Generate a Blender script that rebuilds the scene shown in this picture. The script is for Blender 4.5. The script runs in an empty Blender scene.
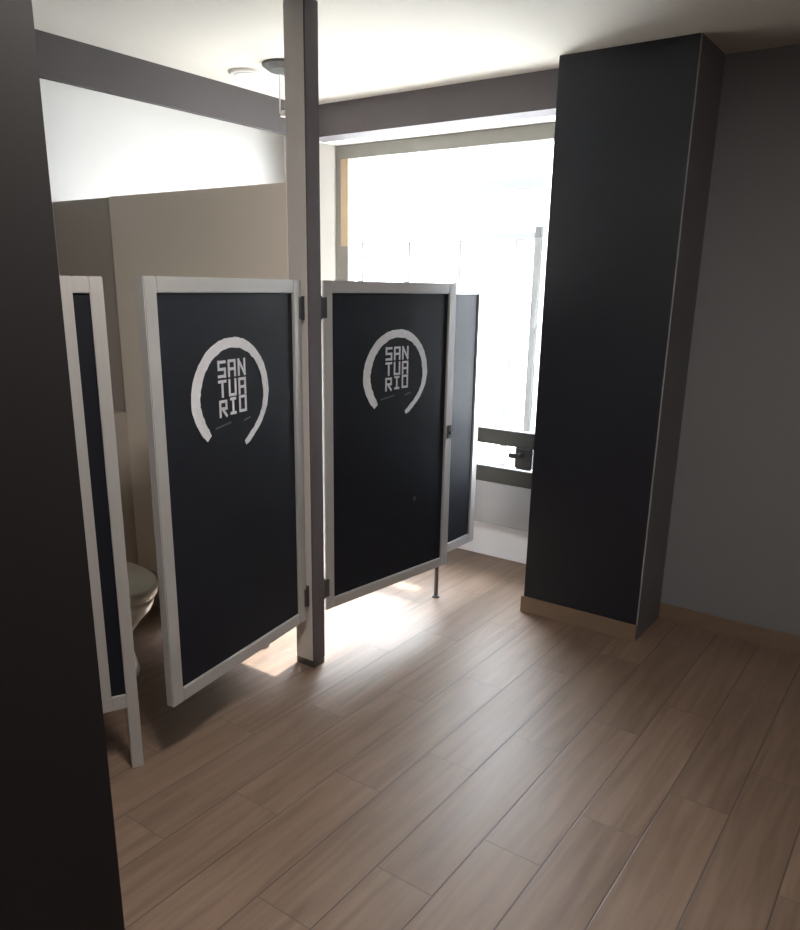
import bpy, bmesh, math, random
from mathutils import Vector, Matrix

# ---------------------------------------------------------------- camera, world, light, exposure
scene = bpy.context.scene
COL = scene.collection
EYE = 1.62
W_PX, H_PX = 800, 930
FOC, PPX, PPY = 772.536, 400.0, 507.17
YAW, PITCH, ROLL = 0.614815, 0.279552, -0.017725

cam_data = bpy.data.cameras.new('camera')
cam = bpy.data.objects.new('camera', cam_data)
COL.objects.link(cam)
scene.camera = cam
fwd = Vector((-math.sin(YAW)*math.cos(PITCH), math.cos(YAW)*math.cos(PITCH), -math.sin(PITCH)))
rt = Vector((math.cos(YAW), math.sin(YAW), 0))
dn = fwd.cross(rt)
rt2 = rt*math.cos(ROLL) + dn*math.sin(ROLL)
dn2 = -rt*math.sin(ROLL) + dn*math.cos(ROLL)
cam.matrix_world = Matrix(((rt2.x, -dn2.x, -fwd.x, 0), (rt2.y, -dn2.y, -fwd.y, 0), (rt2.z, -dn2.z, -fwd.z, EYE), (0, 0, 0, 1)))
cam_data.sensor_fit = 'VERTICAL'
cam_data.sensor_height = 24.0
cam_data.lens = FOC/H_PX*24.0
cam_data.shift_x = (W_PX/2 - PPX)/H_PX
cam_data.shift_y = (PPY - H_PX/2)/H_PX
cam_data.clip_start = 0.02

world = bpy.data.worlds.new('sky')
scene.world = world
world.use_nodes = True
bg = world.node_tree.nodes['Background']
bg.inputs[0].default_value = (0.88, 0.94, 1.0, 1)
bg.inputs[1].default_value = 10.0

sun_data = bpy.data.lights.new('sun', 'SUN')
sun_data.energy = 4.2
sun_data.angle = math.radians(2.5)
sun_data.color = (1.0, 0.93, 0.84)
sun = bpy.data.objects.new('sun', sun_data)
COL.objects.link(sun)
sun.rotation_euler = Vector((0.13, -1.0, -1.02)).to_track_quat('-Z', 'Y').to_euler()

portal_data = bpy.data.lights.new('window_portal', 'AREA')
portal_data.shape = 'RECTANGLE'
portal_data.size = 1.75
portal_data.size_y = 2.2
portal_data.cycles.is_portal = True
portal = bpy.data.objects.new('window_portal', portal_data)
COL.objects.link(portal)
portal.location = (-2.47, 4.10, 1.35)
portal.rotation_euler = Vector((0, -1, 0)).to_track_quat('-Z', 'Z').to_euler()

vs = scene.view_settings
vs.view_transform = 'Standard'
vs.look = 'None'
vs.exposure = 2.0
vs.gamma = 1.0
vs.use_curve_mapping = False
FILL = 28.0          # strength of the added fill lamp, out of view

# ---------------------------------------------------------------- materials
def mat(name, col, rough=0.6, metal=0.0, var=0.06, scale=6.0, bump=0.0, spec=0.5, stretch=None, coat=0.0):
    m = bpy.data.materials.new(name)
    m.use_nodes = True
    nt = m.node_tree
    b = nt.nodes['Principled BSDF']
    b.inputs['Roughness'].default_value = rough
    b.inputs['Metallic'].default_value = metal
    b.inputs['Specular IOR Level'].default_value = spec
    b.inputs['Coat Weight'].default_value = coat
    tc = nt.nodes.new('ShaderNodeTexCoord')
    mp = nt.nodes.new('ShaderNodeMapping')
    if stretch: mp.inputs['Scale'].default_value = stretch
    n = nt.nodes.new('ShaderNodeTexNoise')
    n.inputs['Scale'].default_value = scale
    n.inputs['Detail'].default_value = 5
    r = nt.nodes.new('ShaderNodeMapRange')
    r.inputs[3].default_value = 1 - var
    r.inputs[4].default_value = 1 + var
    x = nt.nodes.new('ShaderNodeVectorMath'); x.operation = 'SCALE'
    x.inputs[0].default_value = col
    L = nt.links.new
    L(tc.outputs['Object'], mp.inputs[0]); L(mp.outputs[0], n.inputs['Vector'])
    L(n.outputs[0], r.inputs[0]); L(r.outputs[0], x.inputs['Scale']); L(x.outputs[0], b.inputs['Base Color'])
    if bump:
        bp = nt.nodes.new('ShaderNodeBump'); bp.inputs['Strength'].default_value = bump
        bp.inputs['Distance'].default_value = 0.002
        n2 = nt.nodes.new('ShaderNodeTexNoise'); n2.inputs['Scale'].default_value = scale*12
        L(mp.outputs[0], n2.inputs['Vector']); L(n2.outputs[0], bp.inputs['Height']); L(bp.outputs[0], b.inputs['Normal'])
    return m

def emit(name, col, strength):
    m = bpy.data.materials.new(name); m.use_nodes = True
    b = m.node_tree.nodes['Principled BSDF']
    b.inputs['Base Color'].default_value = (*col, 1)
    b.inputs['Emission Color'].default_value = (*col, 1)
    b.inputs['Emission Strength'].default_value = strength
    return m

def plank_material():
    """wood-look tiles 0.193 wide, running along +Y, with thin grout lines"""
    m = bpy.data.materials.new('wood_look_tile'); m.use_nodes = True
    nt = m.node_tree; L = nt.links.new; N = nt.nodes.new
    b = nt.nodes['Principled BSDF']
    def math_(op, a, c=None, d=None):
        n = N('ShaderNodeMath'); n.operation = op
        for i, v in enumerate((a, c, d)):
            if v is None: continue
            if isinstance(v, (int, float)): n.inputs[i].default_value = v
            else: L(v, n.inputs[i])
        return n.outputs[0]
    geo = N('ShaderNodeNewGeometry')
    sep = N('ShaderNodeSeparateXYZ'); L(geo.outputs['Position'], sep.inputs[0])
    X, Y = sep.outputs[0], sep.outputs[1]
    PW, PL = 0.1935, 0.85
    u = math_('DIVIDE', math_('ADD', X, 0.9235), PW)
    row = math_('FLOOR', u); fu = math_('FRACT', u)
    v = math_('DIVIDE', math_('SUBTRACT', Y, math_('ADD', math_('MULTIPLY', row, 0.286), 1.782)), PL)
    colm = math_('FLOOR', v); fv = math_('FRACT', v)
    eu = math_('MULTIPLY', math_('MINIMUM', fu, math_('SUBTRACT', 1.0, fu)), PW)
    ev = math_('MULTIPLY', math_('MINIMUM', fv, math_('SUBTRACT', 1.0, fv)), PL*1.7)
    e = math_('MINIMUM', eu, ev)
    mr = N('ShaderNodeMapRange'); mr.inputs[1].default_value = 0.0008; mr.inputs[2].default_value = 0.0030
    L(e, mr.inputs[0])
    wn = N('ShaderNodeTexWhiteNoise'); wn.noise_dimensions = '2D'
    cv = N('ShaderNodeCombineXYZ'); L(row, cv.inputs[0]); L(colm, cv.inputs[1]); L(cv.outputs[0], wn.inputs['Vector'])
    # grain, stretched along the plank and shifted per plank
    gv = N('ShaderNodeCombineXYZ')
    L(math_('MULTIPLY', X, 30.0), gv.inputs[0])
    L(math_('ADD', math_('MULTIPLY', Y, 2.2), math_('MULTIPLY', wn.outputs['Value'], 37.0)), gv.inputs[1])
    L(math_('MULTIPLY', wn.outputs['Value'], 9.0), gv.inputs[2])
    g = N('ShaderNodeTexNoise'); g.inputs['Scale'].default_value = 1.0; g.inputs['Detail'].default_value = 6
    g.inputs['Distortion'].default_value = 0.6
    L(gv.outputs[0], g.inputs['Vector'])
    gr = N('ShaderNodeMapRange'); gr.inputs[1].default_value = 0.3; gr.inputs[2].default_value = 0.7
    L(g.outputs[0], gr.inputs[0])
    mix = N('ShaderNodeMix'); mix.data_type = 'RGBA'
    mix.inputs[6].default_value = (0.138, 0.088, 0.060, 1)
    mix.inputs[7].default_value = (0.208, 0.145, 0.108, 1)
    L(gr.outputs[0], mix.inputs[0])
    tint = N('ShaderNodeMapRange'); tint.inputs[3].default_value = 0.91; tint.inputs[4].default_value = 1.09
    L(wn.outputs['Value'], tint.inputs[0])
    sc = N('ShaderNodeVectorMath'); sc.operation = 'SCALE'
    L(mix.outputs[2], sc.inputs[0]); L(tint.outputs[0], sc.inputs['Scale'])
    m2 = N('ShaderNodeMix'); m2.data_type = 'RGBA'
    m2.inputs[6].default_value = (0.060, 0.047, 0.040, 1)
    L(mr.outputs[0], m2.inputs[0]); L(sc.outputs[0], m2.inputs[7])
    L(m2.outputs[2], b.inputs['Base Color'])
    rr = N('ShaderNodeMapRange'); rr.inputs[3].default_value = 0.40; rr.inputs[4].default_value = 0.54
    L(g.outputs[0], rr.inputs[0]); L(rr.outputs[0], b.inputs['Roughness'])
    bp = N('ShaderNodeBump'); bp.inputs['Strength'].default_value = 0.5; bp.inputs['Distance'].default_value = 0.0015
    hh = math_('ADD', mr.outputs[0], math_('MULTIPLY', g.outputs[0], 0.35))
    L(hh, bp.inputs['Height']); L(bp.outputs[0], b.inputs['Normal'])
    return m

def glass_material():
    m = bpy.data.materials.new('clear_glass'); m.use_nodes = True
    nt = m.node_tree; nt.nodes.clear()
    o = nt.nodes.new('ShaderNodeOutputMaterial'); t = nt.nodes.new('ShaderNodeBsdfTransparent')
    g = nt.nodes.new('ShaderNodeBsdfGlossy'); g.inputs['Roughness'].default_value = 0.02
    mx = nt.nodes.new('ShaderNodeMixShader'); mx.inputs[0].default_value = 0.05
    t.inputs[0].default_value = (0.97, 0.98, 0.98, 1)
    nt.links.new(t.outputs[0], mx.inputs[1]); nt.links.new(g.outputs[0], mx.inputs[2]); nt.links.new(mx.outputs[0], o.inputs[0])
    return m

M_FLOOR = plank_material()
M_CEIL = mat('ceiling_paint', (0.70, 0.66, 0.595), 0.9, var=0.02, scale=2)
M_WHITE = mat('white_wall_paint', (0.62, 0.605, 0.59), 0.85, var=0.02, scale=2)
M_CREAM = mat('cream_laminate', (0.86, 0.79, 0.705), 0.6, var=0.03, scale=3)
M_PLUM = mat('dark_warm_grey_beam_paint', (0.075, 0.064, 0.064), 0.75, var=0.05, scale=4, bump=0.15)
M_PURPLE = mat('dark_plum_grey_paint', (0.105, 0.092, 0.100), 0.7, var=0.05, scale=4, bump=0.15)
M_BLACKW = mat('black_satin_paint', (0.010, 0.011, 0.018), 0.50, var=0.08, scale=4, bump=0.1, spec=0.4)
M_GREYW = mat('charcoal_wall_paint', (0.195, 0.195, 0.21), 0.75, var=0.04, scale=3, bump=0.15)
M_DOORWALL = mat('dark_brown_grey_paint', (0.024, 0.021, 0.024), 0.7, var=0.04, scale=3)
M_BRIGHT = mat('bright_white_reveal_paint', (0.82, 0.80, 0.77), 0.85, var=0.02)
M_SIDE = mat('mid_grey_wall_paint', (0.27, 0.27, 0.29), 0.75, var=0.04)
M_POST = mat('grey_post_paint', (0.60, 0.57, 0.55), 0.6, var=0.03)
M_SHADED = mat('shaded_taupe_laminate', (0.44, 0.40, 0.36), 0.6, var=0.04)  # shade at the rear of the stall put into the colour
M_ALU = mat('brushed_aluminium', (0.50, 0.49, 0.49), 0.42, 0.35, var=0.05, scale=5, stretch=(30, 30, 1))
M_PANEL = mat('black_door_laminate', (0.010, 0.011, 0.017), 0.55, var=0.12, scale=3, spec=0.2)
M_DECAL = mat('pale_grey_vinyl', (0.66, 0.66, 0.71), 0.6, var=0.15, scale=40)
M_FAINT = mat('faded_grey_vinyl', (0.09, 0.09, 0.10), 0.6, var=0.2, scale=60)
M_STEEL = mat('dark_steel', (0.13, 0.13, 0.13), 0.4, 0.7, var=0.05)
M_BLACK = mat('black_plastic', (0.004, 0.004, 0.005), 0.5, var=0.05)
M_RAIL = mat('dark_green_grey_metal', (0.022, 0.025, 0.024), 0.5, 0.2, var=0.06)
M_WINF = mat('weathered_grey_window_frame', (0.22, 0.205, 0.18), 0.5, var=0.12, scale=8)
M_WINO = mat('varnished_wood_strip', (0.50, 0.37, 0.23), 0.45, var=0.12, scale=10, stretch=(8, 8, 1))
M_GLASS = glass_material()
M_TILE = mat('white_grey_glazed_tile', (0.60, 0.62, 0.68), 0.3, var=0.05, scale=3)
M_PANELG = mat('grey_enamel', (0.25, 0.26, 0.285), 0.45, var=0.04, scale=3)
M_SKIRT = mat('wood_look_skirting_tile', (0.19, 0.130, 0.092), 0.45, var=0.18, scale=5, stretch=(2, 2, 20))
M_CERAM = mat('glazed_white_ceramic', (0.78, 0.76, 0.70), 0.12, var=0.01, coat=0.4)
M_SEAT = mat('cream_toilet_seat', (0.74, 0.72, 0.64), 0.25, var=0.02)
M_CHROME = mat('chrome', (0.75, 0.75, 0.75), 0.15, 1.0, var=0.02)
M_PALE = mat('pale_plastic', (0.60, 0.57, 0.52), 0.5, var=0.03)
M_CONC = mat('light_concrete', (0.55, 0.54, 0.52), 0.9, var=0.1, scale=4, bump=0.3)
M_EXT = mat('white_exterior_render', (0.80, 0.79, 0.77), 0.9, var=0.04, scale=3)
M_SHEET = mat('white_corrugated_sheet', (0.74, 0.74, 0.72), 0.6, var=0.05, scale=3)
M_DKEXT = mat('dark_grey_metal_outside', (0.022, 0.022, 0.021), 0.9, var=0.05)
M_FILL = emit('fill_diffuser', (1.0, 0.93, 0.84), FILL)  # glow of the added fill lamp

# ---------------------------------------------------------------- mesh helpers
def box(bm, x0, x1, y0, y1, z0, z1, bev=0.0):
    r = bmesh.ops.create_cube(bm, size=1.0)
    for v in r['verts']:
        v.co = Vector(((x0+x1)/2 + v.co.x*(x1-x0), (y0+y1)/2 + v.co.y*(y1-y0), (z0+z1)/2 + v.co.z*(z1-z0)))
    if bev:
        es = {e for v in r['verts'] for e in v.link_edges}
        bmesh.ops.bevel(bm, geom=list(es), offset=bev, segments=2, affect='EDGES')

def tube(bm, p0, p1, r0, r1=None, seg=20):
    p0, p1 = Vector(p0), Vector(p1)
    r1 = r0 if r1 is None else r1
    d = p1 - p0
    mtx = Matrix.Translation((p0+p1)/2) @ d.to_track_quat('Z', 'Y').to_matrix().to_4x4()
    bmesh.ops.create_cone(bm, cap_ends=True, segments=seg, radius1=r0, radius2=r1, depth=d.length, matrix=mtx)

def loft(bm, rings, cap=True):
    """rings: list of equal-length closed loops of 3-D points"""
    vr = [[bm.verts.new(p) for p in r] for r in rings]
    n = len(vr[0])
    for a, b in zip(vr, vr[1:]):
        for i in range(n):
            bm.faces.new((a[i], a[(i+1) % n], b[(i+1) % n], b[i]))
    if cap:
        bm.faces.new(vr[0][::-1]); bm.faces.new(vr[-1])

def prism(bm, pts, y0, y1):
    """closed outline in local x-z pushed from y0 to y1 (convex)"""
    a = [bm.verts.new((x, y0, z)) for x, z in pts]
    b = [bm.verts.new((x, y1, z)) for x, z in pts]
    n = len(pts)
    bm.faces.new(a); bm.faces.new(b[::-1])
    for i in range(n):
        bm.faces.new((a[i], b[i], b[(i+1) % n], a[(i+1) % n]))

def obj(name, bm, m, parent=None, smooth=False, **props):
    bmesh.ops.recalc_face_normals(bm, faces=bm.faces)
    me = bpy.data.meshes.new(name); bm.to_mesh(me); bm.free()
    me.materials.append(m)
    if smooth:
        for p in me.polygons: p.use_smooth = True
    o = bpy.data.objects.new(name, me); COL.objects.link(o)
    if parent: o.parent = parent
    for k, v in props.items(): o[k] = v
    return o

def boxobj(name, m, dims, parent=None, bev=0.0, **props):
    bm = bmesh.new(); box(bm, *dims, bev=bev)
    return obj(name, bm, m, parent, **props)

def struct(name, m, *boxes, bev=0.0):
    bm = bmesh.new()
    for b in boxes: box(bm, *b, bev=bev)
    return obj(name, bm, m, None, kind='structure')

def thing(name, label, cat, loc=(0, 0, 0), rotz=0.0, group=None, **props):
    o = bpy.data.objects.new(name, None); COL.objects.link(o)
    o.empty_display_size = 0.1
    o.location = loc; o.rotation_euler = (0, 0, rotz)
    o['label'] = label; o['category'] = cat
    if group: o['group'] = group
    for k, v in props.items(): o[k] = v
    return o

# ---------------------------------------------------------------- setting
CEIL = 2.58
XL, XR, YB = -3.75, 1.7, -2.3      # left, right, back of the room
YW = 3.77                          # charcoal wall right of the pilaster
YH = 3.60                          # front of the dark header over the window
YF = 3.96                          # plane of the window frame
STX = -2.08                        # line of the stall fronts

struct('floor', M_FLOOR, (XL-0.1, XR+0.1, YB-0.1, 4.07, -0.05, 0.0))
struct('ceiling', M_CEIL, (XL-0.1, XR+0.1, YB-0.1, 4.16, CEIL, CEIL+0.1))
struct('wall_left', M_WHITE, (XL-0.1, XL, YB-0.1, 4.16, 0, CEIL))
struct('wall_right', M_GREYW, (XR, XR+0.1, YB-0.1, YW+0.1, 0, CEIL))
struct('wall_back', M_GREYW, (XL, XR, YB-0.1, YB, 0, CEIL))
struct('wall_front', M_GREYW, (-1.52, XR, YW, 4.16, 0, CEIL))
struct('wall_front_left', M_BRIGHT, (XL, -3.33, 3.95, 4.16, 0, CEIL))
struct('wall_entrance', M_DOORWALL, (XL, -0.937, 0.24, 0.576, 0, CEIL))
struct('wall_pilaster', M_BLACKW, (-1.618, -1.028, 3.42, YW, 0, CEIL))
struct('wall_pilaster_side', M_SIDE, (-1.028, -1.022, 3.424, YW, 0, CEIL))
struct('trim_header', M_PURPLE, (-3.23, -1.63, YH, 3.74, 2.415, CEIL))
struct('trim_header_reveal', M_BRIGHT, (-3.33, -1.52, 3.74, 4.16, 2.432, CEIL))
struct('trim_beam', M_PLUM, (-3.265, -3.23, 0.576, YH, 2.412, CEIL))
struct('wall_chase', M_SHADED, (XL, -3.27, 0.576, 2.30, 0, 1.0), (XL, -3.27, 2.36, YW, 0, 1.0))  # darker tone stands in for shade at the stall rear
# low tiled wall under the window
struct('wall_under_window', M_TILE, (-3.33, -1.52, 4.07, 4.16, 0, 0.52))
# skirting
bm = bmesh.new()
box(bm, -1.630, -1.022, 3.408, 3.42, 0, 0.085, bev=0.002)
obj('baseboard_pilaster', bm, M_SKIRT, kind='structure')
struct('baseboard_front', M_SKIRT, (-1.020, XR, YW-0.012, YW, 0, 0.085))

# window ------------------------------------------------------------------
win = bpy.data.objects.new('window_1', None); COL.objects.link(win)
win.location = (0, 0, 0); win['kind'] = 'structure'
bm = bmesh.new()
box(bm, -3.33, -1.52, YF, YF+0.06, 2.355, 2.432, bev=0.003)
box(bm, -3.33, -3.23, YF, YF+0.06, 0.52, 2.355, bev=0.003)
box(bm, -1.60, -1.52, YF, YF+0.06, 0.52, 2.355, bev=0.003)
obj('window_frame', bm, M_WINF, win)
boxobj('wood_strip', M_WINO, (-3.285, -3.226, YF-0.004, YF, 1.85, 2.355), win, bev=0.001)
boxobj('rail', M_RAIL, (-3.23, -1.60, YF-0.01, YF+0.05, 0.735, 0.825), win, bev=0.004)
boxobj('rail', M_RAIL, (-3.23, -1.60, YF-0.01, YF+0.05, 0.505, 0.600), win, bev=0.004)
boxobj('pane', M_GLASS, (-3.23, -1.60, YF+0.020, YF+0.026, 0.825, 2.355), win)
boxobj('pane', M_GLASS, (-3.23, -1.60, YF+0.020, YF+0.026, 0.600, 0.735), win)
bm = bmesh.new()
box(bm, -1.975, -1.865, YF-0.035, YF-0.010, 0.615, 0.745, bev=0.008)
tube(bm, (-1.935, YF-0.035, 0.70), (-1.935, YF-0.075, 0.70), 0.016)
box(bm, -1.990, -1.920, YF-0.085, YF-0.070, 0.685, 0.715, bev=0.004)
obj('window_latch', bm, M_BLACK, win)
# grey box ledge hung under the window rail
bm = bmesh.new()
box(bm, -3.31, -1.63, YF-0.01, 4.07, 0.245, 0.505, bev=0.006)
obj('grey_apron', bm, M_PANELG, win)

# ---------------------------------------------------------------- outside
struct('ground_outside', M_CONC, (-14, 6, 4.16, 16, -0.25, -0.15))
struct('wall_outside_sun_block', M_EXT, (-2.42, -1.3, 5.0, 5.25, -0.15, 3.9))  # wall added outside to keep direct sun off the room floor
op = boxobj('outdoor_post', M_DKEXT, (-0.022, 0.022, -0.022, 0.022, 0.0, 2.16), None, bev=0.003,
            label='slender grey post standing outside the window near the pilaster', category='post')
op.location = (-2.405, 4.95, -0.15)
# corrugated sheet fence
bm = bmesh.new()
pts = []
x = -9.0
while x < -2.9:
    pts += [(x, 0.0), (x+0.16, 0.0), (x+0.19, 0.035), (x+0.25, 0.035)]
    x += 0.28
for (xa, ya), (xb, yb) in zip(pts, pts[1:]):
    v = [bm.verts.new((px, 7.0-py+t, pz)) for (px, py, t, pz) in
         ((xa, ya, 0, -0.15), (xb, yb, 0, -0.15), (xb, yb, 0, 2.05), (xa, ya, 0, 2.05),
          (xa, ya, 0.01, -0.15), (xb, yb, 0.01, -0.15), (xb, yb, 0.01, 2.05), (xa, ya, 0.01, 2.05))]
    for f in ((0, 1, 2, 3), (7, 6, 5, 4), (3, 2, 6, 7), (0, 4, 5, 1)):
        bm.faces.new([v[i] for i in f])
fen = thing('sheet_fence', 'white corrugated sheet fence outside beyond the window', 'fence', (-6, 7, -0.15))
o = obj('sheet', bm, M_SHEET, fen); o.matrix_parent_inverse = Matrix.Translation((6, -7, 0.15))
o = boxobj('top_rail', M_DKEXT, (-9, -2.7, 6.93, 7.03, 2.05, 2.12), fen, bev=0.005); o.matrix_parent_inverse = Matrix.Translation((6, -7, 0.15))
for k in range(8):
    o = boxobj('rib', M_DKEXT, (-3.66-k*0.62, -3.60-k*0.62, 6.93, 6.96, -0.15, 2.05), fen); o.matrix_parent_inverse = Matrix.Translation((6, -7, 0.15))
rf = thing('outbuilding', 'pale outbuilding with a low eave outside behind the fence', 'building', (-3.6, 10, -0.15))
bm = bmesh.new(); box(bm, -7.6, 0.4, 9.0, 12.0, -0.15, 2.75)
o = obj('wall', bm, M_EXT, rf); o.matrix_parent_inverse = Matrix.Translation((3.6, -10, 0.15))
bm = bmesh.new(); box(bm, -7.8, 0.6, 8.7, 12.2, 2.75, 2.85)
o = obj('roof', bm, M_DKEXT, rf); o.matrix_parent_inverse = Matrix.Translation((3.6, -10, 0.15))

# ---------------------------------------------------------------- stall posts and partitions
# full height post with partition behind it
P1 = thing('partition_post', 'full-height partition post, pale side and dark front edge, between the two emblem doors', 'post', (-2.115, 2.325, 0))
boxobj('post_core', M_POST, (-0.050, 0.045, -0.035, 0.035, 0.03, CEIL), P1, bev=0.002)
boxobj('front_cladding', M_PURPLE, (0.0455, 0.0530, -0.034, 0.036, 0.03, CEIL), P1, label='dark plum-grey front face')
boxobj('foot', M_STEEL, (-0.049, 0.052, -0.034, 0.034, 0.0, 0.03), P1, label='dark floor foot')

PP = thing('stall_partition', 'tall cream partition panel rising above the doors behind the pale post', 'partition', (-2.7, 2.31, 0.0))
boxobj('panel', M_CREAM, (-0.57, 0.535, -0.020, 0.020, 0.20, 1.985), PP, bev=0.002)
bm = bmesh.new()
for px in (0.30,):
    tube(bm, (px, 0, 0.0), (px, 0, 0.20), 0.016); tube(bm, (px, 0, 0), (px, 0, 0.012), 0.035)
obj('support_foot', bm, M_ALU, PP)
boxobj('sun_stop_plinth', M_SHADED, (-0.57, -0.20, -0.018, 0.018, 0.0, 0.20), PP, bev=0.002)  # block added below the rear of the panel to stop a sun strip
boxobj('rear_panel', M_SHADED, (-1.05, -0.5705, 0.0, 0.040, 0.22, 1.985), PP, bev=0.002, label='rear strip with its shade painted in as darker taupe')

# slim leg at the far stall, with the low partition behind door two
FP = thing('framed_screen', 'narrow black framed screen beyond the far emblem door, next to the window', 'screen', (STX, 3.285, 0), math.radians(90), group='narrow framed screens')
def screen(root, w, leg_left, leg_right, stile=0.05):
    boxobj('stile', M_ALU, (0, stile, -0.016, 0.016, 0.0 if leg_left else 0.235, 1.63), root, bev=0.002)
    boxobj('stile', M_ALU, (w-stile, w, -0.016, 0.016, 0.0 if leg_right else 0.235, 1.63), root, bev=0.002)
    boxobj('rail', M_ALU, (stile, w-stile, -0.015, 0.015, 1.583, 1.63), root, bev=0.002)
    boxobj('rail', M_ALU, (stile, w-stile, -0.015, 0.015, 0.235, 0.285), root, bev=0.002)
    boxobj('panel', M_PANEL, (stile, w-stile, -0.006, 0.006, 0.285, 1.583), root)
screen(FP, 0.365, False, False)
bm = bmesh.new(); tube(bm, (0.012, 0, 0), (0.012, 0, 0.235), 0.011); tube(bm, (0.012, 0, 0), (0.012, 0, 0.01), 0.02)
obj('support_foot', bm, M_STEEL, FP, label='thin steel leg')

NP = thing('framed_screen', 'narrow black framed screen with a floor-length post beside the dark wall', 'screen', (-2.125, 1.296, 0), math.atan2(0.11, 0.055), group='narrow framed screens')
screen(NP, 0.122, False, True, stile=0.038)

# ---------------------------------------------------------------- doors with emblem
# centre line of the brushed ring: (u from door centre, z, radial width)
RING = [(-0.137, 1.117, .030), (-0.160, 1.146, .038), (-0.180, 1.180, .041), (-0.195, 1.225, .043), (-0.193, 1.272, .043),
        (-0.178, 1.318, .042), (-0.150, 1.360, .040), (-0.112, 1.394, .038), (-0.062, 1.418, .036), (-0.010, 1.428, .034),
        (0.045, 1.424, .034), (0.095, 1.404, .034), (0.137, 1.370, .034), (0.167, 1.326, .034), (0.182, 1.278, .033),
        (0.184, 1.230, .030), (0.172, 1.186, .027), (0.148, 1.148, .024), (0.114, 1.114, .022), (0.078, 1.086, .022), (0.055, 1.072, .016)]

def ring_mesh(bm, y0, y1, cx, ez):
    n = len(RING)
    # smooth resample
    S = []
    for i in range(n-1):
        p0, p1, p2, p3 = RING[max(i-1, 0)], RING[i], RING[i+1], RING[min(i+2, n-1)]
        for k in range(4):
            t = k/4
            S.append(tuple(0.5*((2*p1[j]) + (-p0[j]+p2[j])*t + (2*p0[j]-5*p1[j]+4*p2[j]-p3[j])*t*t + (-p0[j]+3*p1[j]-3*p2[j]+p3[j])*t**3) for j in range(3)))
    S.append(RING[-1])
    rnd = random.Random(4)
    L, R = [], []
    for i, (x, z, w) in enumerate(S):
        a = S[max(i-1, 0)]; b = S[min(i+1, len(S)-1)]
        tx, tz = b[0]-a[0], b[1]-a[1]; l = math.hypot(tx, tz); nx, nz = -tz/l, tx/l
        wo, wi = w/2 + rnd.uniform(-.0012, .0012), w/2 + rnd.uniform(-.002, .002)
        L.append((cx+x+nx*wo, z+nz*wo+ez)); R.append((cx+x-nx*wi, z-nz*wi+ez))
    vs = [[bm.verts.new((x, y, z)) for (x, z) in P] for P in (L, R) for y in (y0, y1)]
    L0, L1, R0, R1 = vs
    for i in range(len(S)-1):
        bm.faces.new((L0[i], L0[i+1], R0[i+1], R0[i])); bm.faces.new((L1[i], R1[i], R1[i+1], L1[i+1]))
        bm.faces.new((L0[i], L1[i], L1[i+1], L0[i+1])); bm.faces.new((R0[i], R0[i+1], R1[i+1], R1[i]))
    bm.faces.new((L0[0], R0[0], R1[0], L1[0])); bm.faces.new((L0[-1], L1[-1], R1[-1], R0[-1]))

# glyphs as strokes on a unit cell (0..1 wide, 0..1 tall)
GLYPH = {
    'S': [[(1, .98), (0, .98)], [(0, 1), (0, .5)], [(0, .5), (1, .5)], [(1, .5), (1, 0)], [(1, .02), (0, .02)]],
    'A': [[(0, 0), (0, 1)], [(0, 1), (1, 1)], [(1, 1), (1, 0)], [(0, .45), (1, .45)]],
    'N': [[(0, 0), (0, 1)], [(0, 1), (1, 0)], [(1, 0), (1, 1)]],
    'T': [[(0, 1), (1, 1)], [(.5, 1), (.5, 0)]],
    'U': [[(0, 1), (0, 0)], [(0, 0), (1, 0)], [(1, 0), (1, 1)]],
    'R': [[(0, 0), (0, 1)], [(0, 1), (1, 1)], [(1, 1), (1, .5)], [(1, .5), (0, .5)], [(.35, .5), (1, 0)]],
    'I': [[(.5, 0), (.5, 1)], [(.15, 1), (.85, 1)], [(.15, 0), (.85, 0)]],
    'O': [[(0, 0), (0, 1)], [(0, 1), (1, 1)], [(1, 1), (1, 0)], [(1, 0), (0, 0)]],
}
def glyph(bm, ch, x, z, w, h, y0, y1, t=0.0095):
    for s in GLYPH[ch]:
        (ax, az), (bx, bz) = s
        A = Vector((x + t/2 + ax*(w-t), z + t/2 + az*(h-t))); B = Vector((x + t/2 + bx*(w-t), z + t/2 + bz*(h-t)))
        d = (B-A).normalized(); n = Vector((-d.y, d.x))*t/2; A2 = A - d*t/2; B2 = B + d*t/2
        prism(bm, [tuple(A2+n), tuple(B2+n), tuple(B2-n), tuple(A2-n)], y0, y1)

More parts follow.
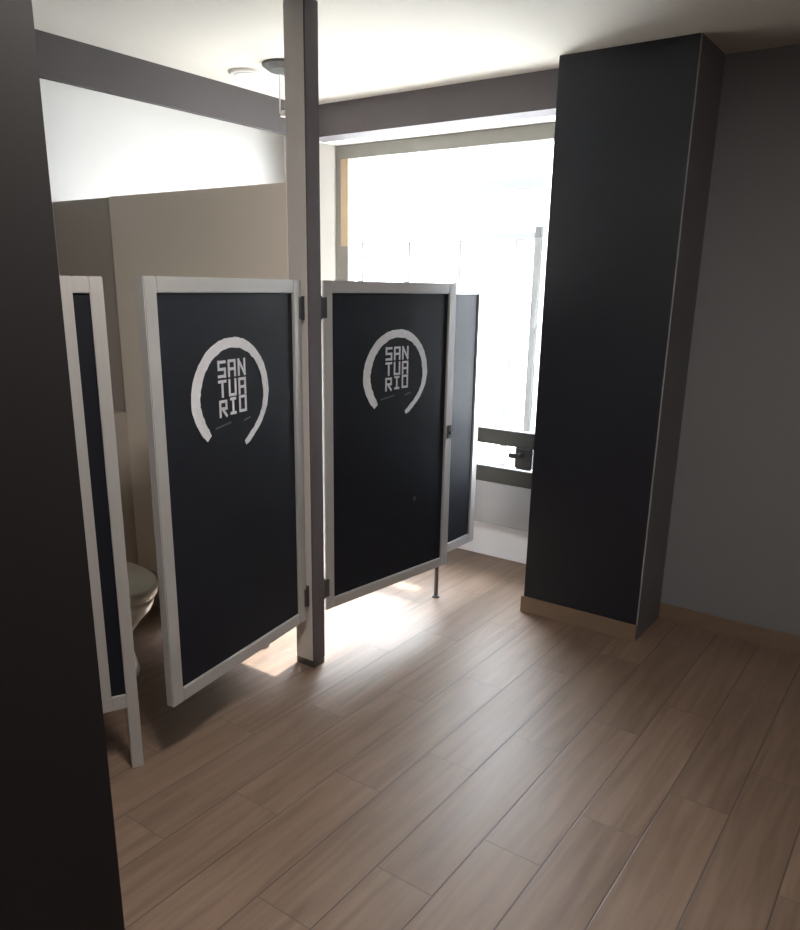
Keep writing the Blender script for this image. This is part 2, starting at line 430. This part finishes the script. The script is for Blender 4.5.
Z0, Z1, FW = 0.235, 1.634, 0.052
def stall_door(label, loc, rotz, hinge_right, ex=0.0, ez=0.0, DW=0.815):
    """local +x runs left to right as seen from the room, -y faces the room"""
    d = thing('stall_door', label, 'door', loc, rotz, group='emblem doors of the stalls')
    for x0 in (0, DW-FW):
        boxobj('stile', M_ALU, (x0, x0+FW, -0.016, 0.016, Z0, Z1), d, bev=0.003)
    for z0 in (Z0, Z1-FW+0.004):
        boxobj('rail', M_ALU, (FW, DW-FW, -0.0155, 0.0155, z0, z0+FW-0.004), d, bev=0.003)
    p = boxobj('panel', M_PANEL, (FW, DW-FW, -0.006, 0.006, Z0+FW-0.004, Z1-FW+0.004), d)
    cx = DW/2 + ex
    y0, y1 = -0.0072, -0.0060
    bm = bmesh.new(); ring_mesh(bm, y0, y1, cx, ez)
    obj('emblem_ring', bm, M_DECAL, p, label='pale brushed ring open at the bottom')
    bm = bmesh.new()
    lw, gap = 0.042, 0.0115
    x0 = cx - 0.080
    zz = ((1.3125, .064), (1.2465, .064), (1.179, .064))
    for r, word in enumerate(('SAN', 'TUA', 'RIO')):
        for c, ch in enumerate(word):
            dz = (0.0, 0.004, 0.006)[c] if r == 2 else 0.0
            glyph(bm, ch, x0 + c*(lw+gap), zz[r][0]+dz+ez, lw, zz[r][1]-0.005, y0, y1)
    obj('emblem_lettering', bm, M_DECAL, p, label='pale block letters SAN TUA RIO')
    bm = bmesh.new()
    for xa, za, xb, zb in ((-0.105, 1.142, -0.020, 1.154), (0.050, 1.150, 0.090, 1.158)):
        prism(bm, [(cx+xa, za+ez), (cx+xb, zb+ez), (cx+xb, zb+ez+0.006), (cx+xa, za+ez+0.006)], y0+0.0006, y1)
    obj('emblem_dash', bm, M_FAINT, p, label='faint strokes under the lettering')
    # hinges
    for z in (1.53, 0.34):
        bm = bmesh.new()
        xh = DW if hinge_right else 0.0
        s = 1 if hinge_right else -1
        tube(bm, (xh + s*0.012, -0.010, z-0.045), (xh + s*0.012, -0.010, z+0.045), 0.010)
        a, b = sorted((xh - s*0.018, xh + s*0.012))
        box(bm, a, b, -0.020, -0.0165, z-0.040, z+0.040, bev=0.001)
        a, b = sorted((xh + s*0.004, xh + s*0.030))
        box(bm, a, b, -0.004, 0.012, z-0.036, z+0.036, bev=0.001)
        obj('hinge', bm, M_STEEL, d)
    # small latch plate on the free stile
    if hinge_right: return d
    bm = bmesh.new()
    xf = 0.026 if hinge_right else DW-0.026
    box(bm, xf-0.014, xf+0.014, -0.024, -0.016, 0.90, 0.965, bev=0.003)
    tube(bm, (xf, -0.022, 0.93), (xf, -0.036, 0.93), 0.009)
    obj('latch', bm, M_ALU if hinge_right else M_STEEL, d)
    return d

# near emblem door: hinge at (-2.08, 2.245), free edge towards the camera
h = Vector((-2.092, 2.262)); fr = Vector((-1.966, 1.457)); u = (h-fr).normalized()
st = h - u*0.815
d1 = stall_door('near black stall door with emblem, slightly ajar, left of the pale full-height post', (st.x, st.y, 0), math.atan2(u.y, u.x), True, -0.008, -0.004)
h = Vector((-2.092, 2.392)); fr = Vector((-1.985, 3.25)); u = (fr-h).normalized()
d2 = stall_door('far black stall door with emblem, slightly ajar, right of the pale full-height post', (h.x, h.y, 0), math.atan2(u.y, u.x), False, 0.030, -0.012, 0.842)
# screw head / small scuff on the far door panel
bm = bmesh.new(); tube(bm, (0.58, -0.006, 0.636), (0.58, -0.012, 0.636), 0.010)
obj('coat_knob', bm, M_STEEL, d2, label='tiny dark knob low on the panel')

# ---------------------------------------------------------------- toilet in the near stall
def ell(cx, cy, rx, ry, z, n=32, front=1.0):
    P = []
    for i in range(n):
        a = 2*math.pi*i/n
        P.append((cx + rx*math.cos(a)*(front if math.cos(a) > 0 else 1.0), cy + ry*math.sin(a), z))
    return P
def toilet(label, loc):
    t = thing('toilet', label, 'toilet', loc)
    bm = bmesh.new()   # front of the bowl towards +x, wall at x = 0
    loft(bm, [ell(.41, 0, .23, .115, 0.0), ell(.41, 0, .23, .11, .02), ell(.40, 0, .21, .10, .10), ell(.40, 0, .20, .115, .20),
              ell(.42, 0, .24, .155, .28), ell(.46, 0, .25, .175, .34), ell(.47, 0, .250, .178, .37), ell(.47, 0, .245, .172, .39),
              ell(.47, 0, .20, .13, .39), ell(.47, 0, .16, .10, .33), ell(.46, 0, .08, .05, .26)])
    obj('bowl', bm, M_CERAM, t, smooth=True)
    bm = bmesh.new()
    loft(bm, [ell(.465, 0, .265, .19, .402), ell(.465, 0, .272, .197, .410), ell(.465, 0, .272, .197, .452), ell(.465, 0, .262, .187, .462)])
    obj('seat_lid', bm, M_SEAT, t, smooth=True)
    bm = bmesh.new(); box(bm, 0.01, .19, -.20, .20, .40, .78, bev=.02); obj('tank', bm, M_CERAM, t)
    bm = bmesh.new(); box(bm, 0.0, .20, -.21, .21, .78, .815, bev=.01); obj('tank_lid', bm, M_CERAM, t)
    bm = bmesh.new(); tube(bm, (.10, 0, .815), (.10, 0, .828), .022); obj('flush_button', bm, M_CHROME, t)
    bm = bmesh.new(); box(bm, .05, .24, -.09, .09, 0.0, .40, bev=.02); obj('pedestal', bm, M_CERAM, t)
    return t
t1 = toilet('white toilet glimpsed through the gap left of the near emblem door', (-3.245, 1.76, 0))
t1.scale = (1, 1, 0.90)

# ---------------------------------------------------------------- on the ceiling
cd = thing('ceiling_disc', 'flat pale round disc on the ceiling left of the pendant', 'ceiling disc', (-2.985, 2.91, CEIL))
bm = bmesh.new(); tube(bm, (0, 0, -0.012), (0, 0, 0), 0.085, 0.095, 40); obj('trim_ring', bm, M_PALE, cd)
bm = bmesh.new(); tube(bm, (0, 0, -0.016), (0, 0, -0.012), 0.062, 0.066, 40); obj('diffuser', bm, M_WHITE, cd)
pn = thing('ceiling_pendant', 'dark ceiling rose with thin pale hanging wires, beside the tall post', 'pendant', (-2.735, 2.895, CEIL))
bm = bmesh.new()
loft(bm, [ell(0, 0, .100, .100, 0, 40), ell(0, 0, .100, .100, -.010, 40), ell(0, 0, .070, .070, -.030, 40), ell(0, 0, .02, .02, -.036, 40)])
obj('ceiling_rose', bm, M_STEEL, pn)
for px, py in ((-0.028, 0.0), (0.01, 0.018)):
    bm = bmesh.new(); tube(bm, (px, py, -0.03), (px*1.2, py, -0.20), 0.0035, seg=10); obj('wire', bm, M_PALE, pn)
bm = bmesh.new(); tube(bm, (-0.01, 0.01, -0.215), (-0.01, 0.01, -0.19), 0.024, 0.018, 24); obj('lamp_holder', bm, M_PALE, pn)

# fill lamp added out of view to brighten the cream partition
cl = thing('fill_lamp', 'added round fill lamp on the ceiling, out of view', 'fill light', (-0.80, 1.05, CEIL))
bm = bmesh.new(); tube(bm, (0, 0, -0.05), (0, 0, 0), 0.21, 0.21, 48); obj('fill_lamp_body', bm, M_PALE, cl)
bm = bmesh.new(); tube(bm, (0, 0, -0.065), (0, 0, -0.05), 0.185, 0.195, 48); obj('diffuser', bm, M_FILL, cl)
